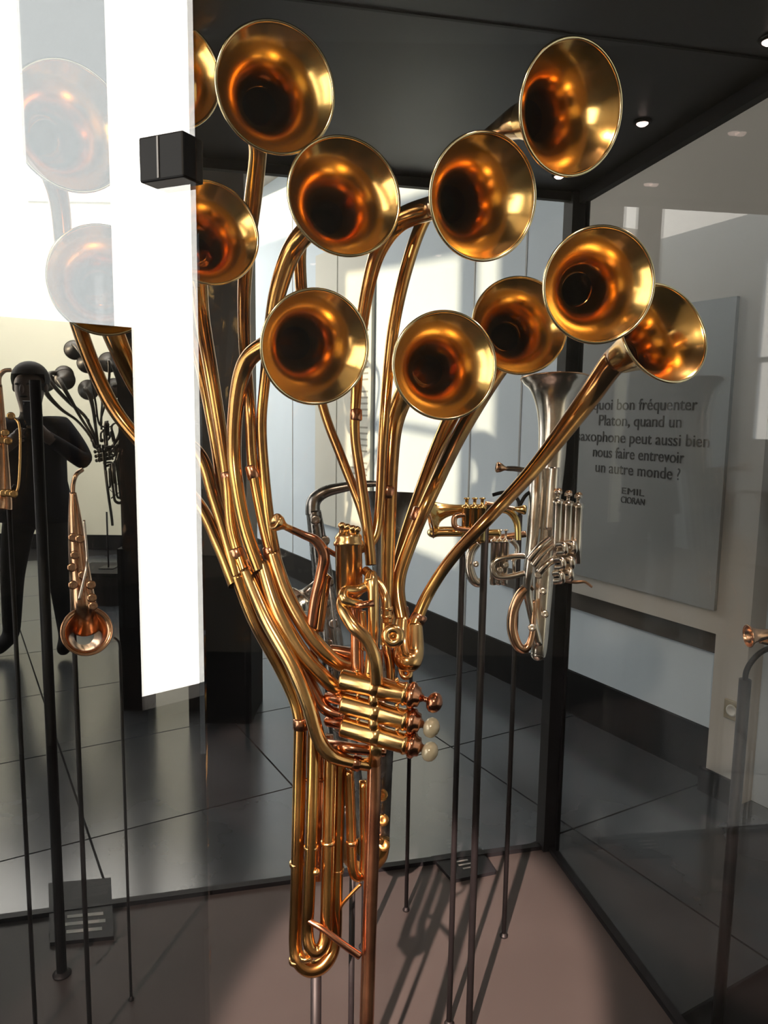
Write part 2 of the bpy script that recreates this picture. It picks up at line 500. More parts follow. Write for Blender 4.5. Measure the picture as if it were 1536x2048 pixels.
def pane(name, a, b, m, inset=0.0):
    d = (b - a).normalized(); a = a + d * inset; b = b - d * inset
    n = V((-d.y, d.x, 0)) * 0.008
    return obj(name, prism([a, b, b + n, a + n], FZ + 0.001, CZ - 0.001), m, case, smooth=False)


pane('glass_pane', E0, FR, 'glass', 0.003)
pane('glass_pane', FR, BR, 'glass', 0.01)
pane('glass_pane', BR, BL, 'glass', 0.01)
pane('glass_pane', E0 + LD * 1.45, E0, 'glass_side', 0.003)


def vbar(name, c, wd, dp, d, m, parent, z0=FZ, z1=CZ):
    n = V((-d.y, d.x, 0))
    return obj(name, prism([c - d * wd / 2 - n * dp / 2, c + d * wd / 2 - n * dp / 2, c + d * wd / 2 + n * dp / 2, c - d * wd / 2 + n * dp / 2], z0, z1), m, parent, smooth=False)


po = vbar('corner_post', BR + V((-0.012, -0.01, 0)), 0.05, 0.05, BLd, 'black', case)
obj('seal', tube([BR + RD * 0.05 + V((-0.004, 0, FZ)), BR + RD * 0.05 + V((-0.004, 0, CZ))], [0.006, 0.006], straight=True, sides=8), 'black', po)
for a, b, zz, hh in ((BR, BL, CZ - 0.022, 0.022), (FR, BR, CZ - 0.03, 0.03), (BR, BL, FZ, 0.012), (FR, BR, FZ, 0.014)):
    obj('edge_rail', wall_line(a, b, 0.02, zz, zz + hh), 'black', case, smooth=False)
# black clamp that holds the pane edge
ca = P(300, 306, 0.765); cb = P(390, 390, 0.765)
nn = V((-sin(LA), -cos(LA), 0))
cl = obj('glass_clamp', box(V((E0.x, E0.y, cb.z)) + nn * 0.012 + LD * 0.001, LD * 0.054, -nn * 0.03, V((0, 0, ca.z - cb.z))), 'black', case, smooth=False)
bevel(cl, 0.002)
obj('clamp_slot', box(V((E0.x, E0.y, cb.z + 0.002)) + nn * 0.0125 + LD * 0.030, LD * 0.002, nn * 0.0006, V((0, 0, ca.z - cb.z - 0.004))), 'frame', cl, smooth=False)
# recessed ceiling spots
def ceil_spot(p, energy, target, size, col, rad=0.008, blend=0.35):
    r = obj('spot_ring', ring(V((p.x, p.y, CZ - 0.001)), V((0, 0, 1)), 0.014, 0.004, 24, 8), 'black', case)
    obj('spot_lens', lathe(V((p.x, p.y, CZ + 0.001)), V((0, 0, -1)), [(0, 0.011), (0.006, 0.011), (0.009, 0.007), (0.010, 0.001)], 16), 'lens', r)
    if energy:
        l = bpy.data.lights.new('case_spot', 'SPOT'); l.energy = energy; l.spot_size = radians(size); l.spot_blend = blend
        l.color = col; l.shadow_soft_size = rad
        lo = bpy.data.objects.new('case_spot', l); COL.objects.link(lo)
        lo.location = V((p.x, p.y, CZ - 0.02)); lo.rotation_euler = (V(target) - V(lo.location)).to_track_quat('-Z', 'Y').to_euler()


PINK = (1.0, 0.70, 0.58)
ceil_spot(onz(1285, 243, CZ), 10, (0.35, 1.3, 1.1), 50, PINK)
ceil_spot(onz(1118, 350, CZ), 9, (0.2, 1.5, 1.0), 50, PINK)
ceil_spot(onz(1540, 78, CZ), 12, (0.2, 1.2, 1.2), 60, PINK)
ceil_spot(V((0.25, 0.84, 0)), 4, (0.1, 1.15, 1.3), 55, PINK)  # unseen front spot added to brighten the bells


def track_spot(loc, target, energy, size, label, blend=0.25, rad=0.03, col=PINK):
    loc, target = V(loc), V(target); d = (target - loc).normalized()
    r = empty('track_spotlight', loc, label, 'spotlight')
    obj('housing', lathe(loc - d * 0.16, d, [(0, 0.03), (0.01, 0.045), (0.12, 0.05), (0.125, 0.046), (0.10, 0.04), (0.09, 0.03)], 24, caps=False), 'black', r)
    obj('stem', tube([loc - d * 0.1, V((loc.x - d.x * 0.1, loc.y - d.y * 0.1, ROOM_H - 0.005))], [0.012] * 2, straight=True), 'black', r)
    l = bpy.data.lights.new('track_spot', 'SPOT'); l.energy = energy; l.spot_size = radians(size); l.spot_blend = blend; l.color = col; l.shadow_soft_size = rad
    lo = bpy.data.objects.new('track_spot', l); COL.objects.link(lo); lo.location = loc
    lo.rotation_euler = d.to_track_quat('-Z', 'Y').to_euler()


track_spot((-1.27, -2.7, 3.4), (0.07, 1.42, 0.3), 7000, 8.8, 'track spotlight aimed at the case floor under the slides')
track_spot((-1.55, -2.7, 3.4), (-0.42, 1.42, 0.3), 1300, 8.0, 'track spotlight aimed at the left of the case floor')
track_spot((-0.5, -1.5, 3.2), (0.05, 1.1, 1.5), 170, 30, 'unseen spotlight added to brighten the fan of golden bells', 0.6, 0.05, (1, 0.80, 0.58))  # wide lamp added for highlights on the bells, fixture unseen

# ------------------------------------------------------------------ the many-belled trombone
BASE = P(735, 1500, 1.17); BASE = V((BASE.x, BASE.y, FZ))
tb = empty('multi_bell_trombone', BASE, 'large brass trombone with thirteen golden bells fanned out in front', 'trombone', 'many-belled trombones')
RB = 0.078


def flare(R, L=0.10):
    pr = [(0.0, 1.0), (0.003, 0.965), (0.008, 0.90), (0.016, 0.80), (0.028, 0.68), (0.042, 0.57), (0.058, 0.475), (0.078, 0.395), (0.10, 0.335)]
    return [(s, R * k) for s, k in pr if s <= L + 1e-6]


def bell_part(name, px, py, semi, tx, ty, parent, path, R=RB, bm='bell_brass', tm='brass', tname='bell_tube', sides=48):
    """a bell facing the viewer's side, turned tx degrees right and ty up from the line of sight, and its tube through path = (px, py, d, width)"""
    d = FPX * R / semi
    Mc = P(px, py, d)
    los = (Mc - CAM).normalized()
    a = (-los + RT * math.tan(radians(tx)) + UP * math.tan(radians(ty))).normalized()
    prof = flare(R)
    outp = [(-s, r) for s, r in prof]
    inn = [(-s + 0.0005, r - 0.0011) for s, r in prof]
    b = obj(name, lathe(Mc, a, outp[::-1] + [(0.0008, R - 0.0005)] + inn, sides, caps=False), bm, parent)
    obj('rim', ring(Mc, a, R, 0.0023, 64, 8), 'rim', b)
    T = Mc - a * 0.095; T2 = Mc - a * 0.125
    pts = [T, T2]; rad = [0.335 * R * 1.01, 0.28 * R]
    for x, y, dd, wd in path:
        pts.append(P(x, y, dd)); rad.append(wpx(wd, dd) / 2)
    obj(tname, tube(pts, rad, 9, 20, cap=False), tm, b)
    return b


BELLS = [
    (553, 177, 120, 13, 15, [(516, 300, 1.16, 37), (506, 400, 1.23, 35), (494, 500, 1.27, 31), (488, 600, 1.27, 26), (490, 700, 1.25, 24), (499, 810, 1.20, 22), (506, 930, 1.20, 22), (526, 1040, 1.19, 24), (548, 1125, 1.18, 27)]),
    (690, 393, 115, 15, 17, [(625, 452, 1.16, 46), (585, 500, 1.19, 41), (558, 575, 1.20, 36), (542, 655, 1.20, 28), (530, 760, 1.20, 22), (523, 850, 1.20, 21), (529, 950, 1.20, 21), (538, 1040, 1.19, 23), (552, 1125, 1.18, 26)]),
    (968, 395, 119, 27, 6, [(868, 415, 1.14, 48), (800, 441, 1.18, 43), (758, 500, 1.19, 33), (735, 580, 1.20, 28), (720, 680, 1.20, 25), (712, 790, 1.20, 22), (710, 870, 1.20, 20), (722, 960, 1.20, 21), (735, 1060, 1.19, 22), (742, 1130, 1.18, 22)]),
    (1144, 217, 123, 32, 9, [(1000, 264, 1.12, 46), (945, 310, 1.17, 42), (888, 375, 1.21, 34), (845, 445, 1.22, 27), (812, 540, 1.22, 26), (788, 650, 1.22, 24), (775, 760, 1.22, 22), (766, 880, 1.21, 20), (760, 1000, 1.21, 20), (750, 1072, 1.20, 19), (722, 1098, 1.19, 18), (690, 1100, 1.19, 18)]),
    (632, 695, 112, 20, -4, [(530, 692, 1.17, 38), (493, 725, 1.19, 36), (475, 790, 1.20, 32), (468, 890, 1.20, 29), (474, 970, 1.19, 27), (492, 1060, 1.18, 27), (520, 1140, 1.17, 29)]),
    (890, 731, 106, 16, 5, [(815, 778, 1.24, 43), (788, 845, 1.25, 39), (780, 930, 1.24, 34), (777, 1050, 1.23, 30), (774, 1180, 1.22, 27), (772, 1290, 1.21, 26)]),
    (1198, 571, 112, 18, 4, [(1115, 612, 1.29, 36), (1060, 665, 1.39, 34), (995, 745, 1.42, 33), (922, 865, 1.36, 31), (866, 980, 1.25, 29), (825, 1075, 1.24, 27), (797, 1165, 1.23, 27), (806, 1245, 1.21, 28)]),
    (1040, 651, 96, 15, 12, [(950, 742, 1.38, 36), (890, 860, 1.38, 30), (842, 980, 1.36, 25), (806, 1085, 1.32, 23), (785, 1180, 1.27, 24), (778, 1260, 1.24, 24)]),
    (1328, 665, 104, 34, 22, [(1165, 812, 1.27, 43), (1070, 935, 1.25, 31), (985, 1028, 1.20, 26), (905, 1115, 1.20, 24), (855, 1190, 1.20, 24), (828, 1255, 1.19, 27)]),
    (416, 465, 102, 12, 18, [(398, 570, 1.28, 34), (405, 640, 1.29, 30), (425, 760, 1.27, 27), (444, 880, 1.25, 25), (457, 970, 1.23, 25), (465, 1060, 1.21, 26), (490, 1150, 1.19, 28)]),
    (337, 148, 102, 5, 16, [(328, 290, 1.33, 36), (338, 420, 1.36, 30), (364, 580, 1.35, 27), (400, 720, 1.33, 25), (428, 860, 1.30, 25), (442, 950, 1.27, 25), (456, 1060, 1.23, 26), (485, 1160, 1.19, 28)]),
    (208, 561, 106, 4, 8, [(236, 690, 1.24, 42), (284, 790, 1.28, 34), (345, 860, 1.28, 29), (402, 915, 1.27, 27), (430, 1000, 1.24, 26), (455, 1080, 1.21, 26), (480, 1170, 1.18, 28)]),
    (142, 254, 120, 22, 12, [(118, 400, 1.16, 40), (142, 600, 1.25, 32), (218, 800, 1.29, 29), (318, 925, 1.28, 27), (398, 1010, 1.25, 26), (440, 1095, 1.21, 26), (470, 1170, 1.18, 28)]),
]
for bx, by, semi, tx, ty, path in BELLS:
    bell_part('bell', bx, by, semi, tx, ty, tb, path)


def ptube(name, pts, m='brass', parent=tb, n=8, sides=16, straight=False):
    return obj(name, tube([P(x, y, d) for x, y, d, _ in pts], [wpx(wd, d) / 2 for _, _, d, wd in pts], n, sides, straight=straight), m, parent)


# crossed return tube behind the centre bells
ptube('crossing_tube', [(604, 470, 1.24, 24), (600, 530, 1.25, 25), (610, 640, 1.25, 23), (645, 810, 1.24, 19), (683, 915, 1.23, 19), (720, 1010, 1.22, 19), (738, 1075, 1.20, 19)])
# gathered tubes sweeping into the valves
ptube('branch_tube', [(545, 1105, 1.18, 27), (572, 1185, 1.17, 30), (612, 1258, 1.16, 31), (652, 1308, 1.16, 31), (690, 1332, 1.17, 28), (724, 1328, 1.19, 24)], 'gold')
ptube('branch_tube', [(525, 1125, 1.175, 28), (553, 1215, 1.155, 31), (598, 1298, 1.145, 32), (643, 1350, 1.14, 31), (672, 1375, 1.145, 29), (700, 1385, 1.16, 28)], 'gold')
ptube('branch_tube', [(492, 1140, 1.18, 28), (532, 1235, 1.15, 31), (582, 1325, 1.13, 31), (616, 1405, 1.12, 30), (638, 1478, 1.12, 30), (662, 1510, 1.12, 29), (695, 1522, 1.13, 27), (742, 1530, 1.145, 26)], 'gold')
ptube('branch_tube', [(474, 1150, 1.18, 28), (510, 1240, 1.175, 30), (562, 1335, 1.17, 30), (590, 1400, 1.165, 26), (600, 1445, 1.16, 25)], 'brass')
ptube('branch_tube', [(515, 1140, 1.19, 26), (565, 1245, 1.18, 28), (610, 1345, 1.16, 29), (640, 1405, 1.155, 26), (665, 1425, 1.15, 25), (700, 1432, 1.15, 25)], 'copper')
# copper sleeves where the tubes are jointed
for x, y, d, wd, dx, dy in ((457, 958, 1.235, 30, 3, 14), (506, 945, 1.20, 27, 4, 14), (775, 985, 1.235, 36, 0, 14), (838, 1030, 1.243, 33, -5, 13),
                            (712, 830, 1.20, 25, 0, 12), (476, 1110, 1.20, 34, 5, 14), (511, 1125, 1.18, 34, 4, 12), (542, 1105, 1.185, 32, 2, 12),
                            (803, 1225, 1.22, 32, 2, 10), (836, 1238, 1.195, 32, -6, 10), (688, 1395, 1.155, 32, 10, 4), (690, 1428, 1.15, 30, 10, 3), (602, 1448, 1.16, 33, 0, 12), (712, 1526, 1.135, 32, 9, 2)):
    a, b = P(x - dx, y - dy, d), P(x + dx, y + dy, d); r = wpx(wd, d) / 2
    obj('ferrule', lathe(a, b - a, [(0, r * 0.86), (0.002, r), ((b - a).length - 0.002, r), ((b - a).length, r * 0.86)], 18), 'copper', tb)
# three angled piston valves
for k, (x0, y0, x1, y1, kx, ky, km) in enumerate(((680, 1358, 838, 1394, 868, 1405, 'copper'), (682, 1405, 838, 1446, 862, 1455, 'pearl'), (682, 1452, 838, 1494, 859, 1503, 'pearl'))):
    a = P(x0, y0, 1.125); b = P(x1, y1, 1.105); d = (b - a); L = d.length; dn = d.normalized(); r = wpx(44 - k, 1.11) / 2
    cs = obj('valve_casing', lathe(a, d, [(0, r * 0.7), (0.001, r * 0.93), (0.004, r), (L * 0.80, r), (L * 0.805, r * 1.08), (L * 0.84, r * 1.08), (L * 0.845, r), (L * 0.87, r)], 28), 'gold', tb)
    obj('valve_cap', lathe(a + dn * L * 0.865, d, [(0, r), (0.002, r * 1.18), (0.006, r * 1.27), (0.010, r * 1.18), (0.012, r * 0.95), (0.017, r * 0.88), (0.019, r * 0.45), (0.023, r * 0.32)], 28), 'copper', cs)
    e = a + dn * L * 1.01; kb = P(kx, ky, 1.10)
    obj('piston_stem', tube([e, kb], [r * 0.24, r * 0.24], straight=True), 'copper', cs)
    kd = (kb - e).normalized()
    obj('finger_button', lathe(kb - kd * 0.003, kd, [(-0.008, r * 0.3), (-0.005, r * 0.7), (0, r * 0.93), (0.006, r * 0.93), (0.011, r * 0.75), (0.0145, r * 0.4), (0.0155, r * 0.1)], 22), km, cs)
    for fx in (0.22, 0.72):
        q = a + dn * L * fx
        obj('valve_lug', ball(q + V((0, -0.002, r + 0.003)), 0.0035), 'gold', cs)
    obj('band', lathe(a + dn * L * 0.40, d, [(0, r), (0.0005, r * 1.04), (0.012, r * 1.04), (0.0125, r)], 28), 'gold', cs)
for y0_, y1_ in ((1388, 1410), (1434, 1458)):
    ptube('knuckle', [(748, y0_ - 8, 1.112, 24), (748, y1_ + 10, 1.112, 24)], 'gold', straight=True)
ptube('knuckle', [(752, 1476, 1.118, 27), (749, 1525, 1.14, 28)], 'gold', straight=True)
for y in (1372, 1420, 1466):
    ptube('knuckle', [(655, y + 22, 1.16, 22), (700, y + 30, 1.13, 22), (770, y + 38, 1.14, 20)], 'copper')
# upright valve with dome top and its finger pieces
a = P(699, 1188, 1.16); b = P(697, 1090, 1.16); d = b - a; L = d.length; r = wpx(54, 1.16) / 2
uv = obj('upper_valve_casing', lathe(a, d, [(-0.01, r * 0.6), (0, r), (L * 0.98, r), (L, r * 1.1), (L + 0.004, r * 1.12), (L + 0.008, r * 0.98), (L + 0.012, r * 1.03), (L + 0.016, r * 0.9), (L + 0.020, r * 0.72), (L + 0.024, r * 0.66), (L + 0.026, r * 0.3)], 30), 'gold', tb)
for x, y, wd in ((684, 1052, 15), (694, 1055, 15), (705, 1058, 16), (714, 1060, 14)):
    q = P(x, y, 1.15); rr = wpx(wd, 1.15) / 2
    obj('finger_button', lathe(q - V((0, 0, 0.022)), V((0, 0, 1)), [(0, rr * 0.8), (0.015, rr * 0.8), (0.019, rr * 0.75), (0.021, rr * 1.1), (0.025, rr * 1.1), (0.028, rr * 0.4)], 14), 'gold', uv)
# curved valve tubes in front of it
ptube('valve_tube', [(690, 1180, 1.15, 24), (685, 1212, 1.12, 26), (705, 1250, 1.10, 27), (735, 1282, 1.095, 27), (750, 1320, 1.095, 27), (754, 1368, 1.10, 26)], 'gold')
ptube('valve_tube', [(722, 1210, 1.12, 20), (690, 1200, 1.11, 20), (690, 1182, 1.12, 20), (715, 1180, 1.13, 20), (735, 1172, 1.13, 20)], 'gold')
ptube('valve_tube', [(738, 1165, 1.12, 22), (742, 1150, 1.13, 23), (746, 1175, 1.12, 22), (746, 1260, 1.12, 22), (740, 1350, 1.12, 24)], 'gold')
ptube('valve_tube', [(730, 1140, 1.17, 18), (742, 1152, 1.16, 20), (764, 1178, 1.15, 21), (772, 1205, 1.14, 21), (774, 1245, 1.14, 21)], 'gold')
ptube('valve_tube', [(712, 1200, 1.14, 24), (714, 1290, 1.14, 26), (716, 1350, 1.14, 26)], 'copper')
ptube('valve_tube', [(726, 1222, 1.125, 12), (728, 1260, 1.125, 12), (728, 1300, 1.13, 12)], 'gold')
ptube('crosspiece', [(712, 1212, 1.11, 14), (748, 1206, 1.11, 14)], 'copper', straight=True)
for y in (1212, 1228):
    a = P(774, y, 1.14); obj('ferrule', lathe(a, V((0, 0, -1)), [(0, 0.007), (0.001, 0.0095), (0.006, 0.0095), (0.007, 0.007)], 16), 'gold', tb)
# water-key drum, and the elbow the right-hand tubes end in
ka = P(786, 1272, 1.10); kd = (CAM - ka).normalized()
obj('leadpipe_socket', lathe(ka - kd * 0.02, kd, [(0, 0.008), (0.004, 0.014), (0.012, 0.0178), (0.018, 0.0170), (0.021, 0.012), (0.021, 0.006), (0.016, 0.0045), (0.006, 0.003)], 24), 'gold', tb)
ptube('elbow', [(806, 1240, 1.20, 30), (803, 1285, 1.18, 36), (806, 1315, 1.16, 40), (819, 1324, 1.155, 42), (829, 1305, 1.17, 38), (830, 1250, 1.19, 30)], 'gold')
ptube('finger_hook', [(800, 1330, 1.16, 12), (806, 1352, 1.15, 12), (818, 1352, 1.15, 12), (822, 1328, 1.16, 12)], 'gold')
ptube('finger_hook', [(772, 1290, 1.17, 20), (780, 1330, 1.16, 20), (782, 1372, 1.15, 18)], 'brass')
# mouthpiece and leadpipe at left
ma = P(548, 1042, 1.12); mb = P(585, 1060, 1.14); md = mb - ma
mp = obj('mouthpiece', lathe(ma, md, [(0.004, 0.004), (0.001, 0.009), (0, 0.0125), (0.003, 0.0135), (0.010, 0.012), (0.017, 0.007), (0.022, 0.005), (0.040, 0.006)], 24), 'gold', tb)
ptube('leadpipe', [(572, 1054, 1.135, 14), (605, 1069, 1.145, 16), (632, 1082, 1.15, 20), (648, 1110, 1.155, 24), (642, 1150, 1.16, 24), (630, 1200, 1.16, 22), (622, 1255, 1.16, 20)], 'copper')
ptube('leadpipe', [(618, 1074, 1.15, 12), (640, 1090, 1.16, 11), (665, 1106, 1.17, 11), (690, 1118, 1.18, 11)], 'copper')
ptube('leadpipe', [(658, 1150, 1.165, 18), (652, 1160, 1.165, 20), (645, 1210, 1.165, 20), (638, 1262, 1.165, 19)], 'brass')
ptube('valve_tube', [(630, 1255, 1.17, 18), (628, 1310, 1.18, 18), (632, 1360, 1.19, 18)], 'copper')
ptube('valve_tube', [(660, 1300, 1.18, 22), (690, 1305, 1.18, 24), (712, 1310, 1.18, 24)], 'copper')
# long slides below
ptube('slide_tube', [(601, 1445, 1.16, 27), (598, 1600, 1.15, 27), (593, 1800, 1.14, 26), (591, 1885, 1.14, 27), (598, 1922, 1.135, 29), (622, 1938, 1.135, 32), (650, 1925, 1.14, 31), (668, 1885, 1.15, 28), (672, 1800, 1.155, 26), (676, 1650, 1.165, 26), (680, 1500, 1.17, 26)], 'brass')
ptube('slide_tube', [(628, 1445, 1.15, 25), (625, 1600, 1.13, 25), (618, 1800, 1.12, 24), (615, 1858, 1.12, 24), (620, 1893, 1.115, 25), (634, 1903, 1.115, 26), (648, 1885, 1.12, 25), (652, 1840, 1.125, 24), (655, 1700, 1.135, 24), (660, 1500, 1.15, 24)], 'brass')
ptube('inner_slide', [(640, 1480, 1.17, 20), (636, 1760, 1.16, 18)], 'copper', straight=True)
ptube('inner_slide', [(652, 1470, 1.18, 30), (650, 1690, 1.17, 30)], 'copper', straight=True)
ptube('slide_tube', [(698, 1540, 1.16, 20), (702, 1650, 1.155, 20), (704, 1722, 1.15, 21), (709, 1748, 1.15, 21), (720, 1752, 1.155, 20), (728, 1730, 1.16, 18), (727, 1560, 1.17, 18)], 'brass')
ptube('main_tube', [(752, 1300, 1.15, 27), (749, 1520, 1.145, 29), (744, 1700, 1.14, 29), (738, 1880, 1.13, 29), (731, 2120, 1.11, 29), (727, 2230, 1.11, 28)], 'copper')
for x, y, d, wd in ((594, 1722, 1.145, 31), (622, 1690, 1.126, 29), (656, 1680, 1.137, 29), (674, 1735, 1.16, 29), (704, 1680, 1.152, 24), (747, 1515, 1.145, 33), (594, 1915, 1.137, 33), (612, 1908, 1.118, 29)):
    q = P(x, y, d); r = wpx(wd, d) / 2
    obj('ferrule', lathe(q, V((0, 0, -1)), [(0, r * 0.85), (0.001, r), (0.007, r), (0.008, r * 0.85)], 18), 'gold', tb)
obj('slide_stud', ball(P(632, 1744, 1.12), 0.006), 'gold', tb)
ptube('brace', [(617, 1841, 1.115, 12), (645, 1858, 1.11, 12), (680, 1884, 1.11, 14), (719, 1912, 1.115, 15)], 'copper')
ptube('brace', [(676, 1832, 1.15, 7), (685, 1808, 1.15, 7), (722, 1768, 1.15, 7)], 'brass')
ptube('brace', [(600, 1560, 1.15, 8), (680, 1560, 1.165, 8)], 'copper', straight=True)


# ------------------------------------------------------------------ stands
def rod_stand(name, x, y_top, d, label, wd=11, hook=None, group=None, base=(0.09, 0.07), zf=FZ, sleeve=None):
    t = P(x, y_top, d); foot = V((t.x, t.y, zf))
    r = empty(name, foot, label, 'stand', group)
    obj('rod', tube([t, foot + V((0, 0, 0.004))], [wpx(wd, d) / 2] * 2, straight=True, sides=12), 'rod', r)
    k = wpx(wd, d) / 2
    obj('collar', lathe(foot, V((0, 0, 1)), [(0.0005, k * 1.8), (0.004, k * 1.8), (0.006, k * 1.3), (0.010, k * 1.1)], 16), 'rod', r)
    if hook:
        for h in hook:
            obj('hook', tube([P(a_, b_, c_) for a_, b_, c_ in h], [wpx(wd * 0.75, d) / 2] * len(h), 8, 10), 'rod', r)
    return r


rod_stand('instrument_stand', 705, 1735, 1.20, 'thin black rod stand under the big thirteen-belled trombone', 12, [[(705, 1745, 1.20), (700, 1720, 1.19), (698, 1690, 1.18)]], base=(0.16, 0.12))
rod_stand('instrument_stand', 632, 1942, 1.15, 'thick dark support below the golden slide bend of the large trombone', 22, base=(0.12, 0.10))
rod_stand('instrument_stand', 925, 1110, 1.42, 'black rod stand with curved hook left of the twin rods', 12, [[(925, 1115, 1.42), (928, 1090, 1.42), (940, 1078, 1.42), (962, 1074, 1.42)]], base=(0.08, 0.07))
rod_stand('instrument_stand', 971, 1040, 1.38, 'tall black rod stand carrying the two small horns', 15, [[(971, 1045, 1.38), (972, 1022, 1.38), (985, 1016, 1.38), (1000, 1020, 1.40)]], base=(0.08, 0.07))
rod_stand('instrument_stand', 1040, 1030, 1.68, 'black forked stand that holds the silver upright horn', 10, [[(1040, 1034, 1.68), (1036, 1000, 1.68), (1012, 985, 1.68), (985, 990, 1.68)], [(1040, 1010, 1.68), (1052, 990, 1.68), (1070, 980, 1.68)]], base=(0.10, 0.08))
rod_stand('instrument_stand', 822, 1335, 1.82, 'short thin black rod behind the valve buttons', 8, [[(822, 1340, 1.82), (820, 1325, 1.82), (805, 1318, 1.82)]], base=(0.08, 0.06))
rod_stand('instrument_stand', 146, 1225, 1.36, 'black rod stand behind the rose-brass bell at left', 10, [[(146, 1230, 1.36), (146, 1205, 1.36), (156, 1190, 1.36)]], base=(0.08, 0.07))
rod_stand('instrument_stand', 240, 1300, 1.50, 'very thin black rod right of the rose-brass saxophone', 6, [[(240, 1305, 1.50), (238, 1285, 1.50), (228, 1275, 1.50)]], base=(0.06, 0.06))
rod_stand('instrument_stand', 70, 760, 1.5, 'broad dark upright bar in front of the silhouetted person', 22, base=(0.05, 0.05))
rod_stand('instrument_stand', 18, 1010, 1.36, 'black rod stand at the extreme left edge', 9, [[(18, 1015, 1.36), (20, 990, 1.36), (30, 970, 1.36)]], base=(0.08, 0.07))


# ------------------------------------------------------------------ other instruments in the case
def keys(parent, pts, r, m, nrm=None):
    for x, y, d in pts:
        q = P(x, y, d); n = nrm or (CAM - q).normalized()
        obj('key', lathe(q, n, [(-0.006, r * 0.35), (-0.001, r * 0.5), (0, r), (0.002, r), (0.0035, r * 0.75), (0.0025, r * 0.3)], 14), m, parent)


# silver upright horn with the bell opening upwards
D = 1.72
sx = empty('upright_horn', P(1078, 1320, D), 'silver upright horn with flared bell opening upwards beside the black post', 'horn')
c = [(1110, 757, 134), (1110, 763, 126), (1110, 775, 106), (1109, 795, 84), (1108, 825, 67), (1106, 870, 57), (1102, 930, 54), (1096, 1000, 50), (1089, 1100, 46), (1083, 1200, 40), (1078, 1290, 33), (1076, 1312, 28)]
bl_ = obj('bell', tube([P(x, y, D) for x, y, _ in c], [wpx(wd, D) / 2 for _, _, wd in c], 5, 32, cap=False), 'silver', sx)
obj('rim', ring(P(1110, 757, D), P(1110, 757, D) - P(1110, 790, D), wpx(134, D) / 2, 0.002, 48, 8), 'rose', bl_)
obj('bottom_bow', ball(P(1076, 1308, D), wpx(30, D) / 2, 1, 1, 0.9), 'silver', sx)
ptube('body_tube', [(1075, 935, D - 0.03, 30), (1072, 1000, D - 0.04, 30), (1066, 1080, D - 0.04, 27), (1058, 1140, D - 0.04, 22), (1056, 1190, D - 0.03, 18), (1078, 1290, D - 0.02, 16)], 'silver', sx)
ptube('loop_tube', [(1062, 1170, D - 0.03, 22), (1040, 1190, D - 0.03, 21), (1026, 1225, D - 0.03, 21), (1025, 1262, D - 0.03, 21), (1036, 1292, D - 0.03, 20), (1052, 1297, D - 0.03, 17), (1064, 1270, D - 0.03, 13), (1068, 1200, D - 0.03, 11)], 'rose', sx)
ptube('body_tube', [(1108, 935, D - 0.05, 22), (1104, 985, D - 0.05, 24), (1098, 1060, D - 0.05, 22)], 'silver', sx)
for i in range(6):
    x, y = 1112 + (i % 3) * 20, 985 + (i % 3) * 4 + (i // 3) * 24
    cz = obj('valve', lathe(P(x, y + 130 - (i // 3) * 20, D - 0.07 - 0.02 * (i // 3)), P(x, y, D) - P(x - 4, y + 110, D), [(0, 0.010), (0.04, 0.0115), (0.12, 0.0115), (0.123, 0.013), (0.128, 0.012), (0.130, 0.004), (0.142, 0.004), (0.1425, 0.009), (0.147, 0.008)], 16), 'silver', sx)
    obj('button', ball(P(x + 6, y - 4, D - 0.07), 0.008, 1, 1, 0.7, 6, 10), 'rose', cz)
for i, (xa, ya, xb, yb) in enumerate(((1058, 1120, 1100, 1078), (1066, 1132, 1110, 1086), (1078, 1145, 1112, 1118))):
    ptube('valve_slide', [(xa, ya, D - 0.09, 15), ((xa + xb) / 2, (ya + yb) / 2 - 4, D - 0.095, 15), (xb, yb, D - 0.09, 15)], 'silver', sx)
for i, (x, y) in enumerate(((1122, 1098), (1140, 1095), (1118, 1128), (1136, 1126), (1116, 1155), (1134, 1150))):
    ptube('valve_slide', [(x - 8, y - 8, D - 0.10, 13), (x + 6, y - 8, D - 0.115, 13), (x + 8, y + 6, D - 0.115, 13), (x - 6, y + 8, D - 0.10, 13)], 'silver', sx)
ptube('finger_hook', [(1128, 1160, D - 0.08, 10), (1150, 1164, D - 0.08, 8), (1170, 1164, D - 0.08, 6), (1184, 1174, D - 0.08, 5)], 'rose', sx)
keys(sx, [(1077, 1150, D - 0.06), (1086, 1182, D - 0.06), (1090, 1228, D - 0.05), (1064, 1255, D - 0.05), (1068, 1104, D - 0.06)], 0.009, 'silver')
ptube('leadpipe', [(1078, 985, D - 0.03, 13), (1072, 960, D - 0.03, 13), (1056, 944, D - 0.03, 12), (1034, 938, D - 0.03, 11), (1014, 937, D - 0.03, 10)], 'dsilver', sx)
a = P(992, 934, D - 0.03); b = P(1018, 938, D - 0.03)
obj('mouthpiece', lathe(a, b - a, [(0.004, 0.003), (0, 0.010), (0.003, 0.0125), (0.012, 0.010), (0.020, 0.005), (0.03, 0.0045)], 20), 'rose', sx)

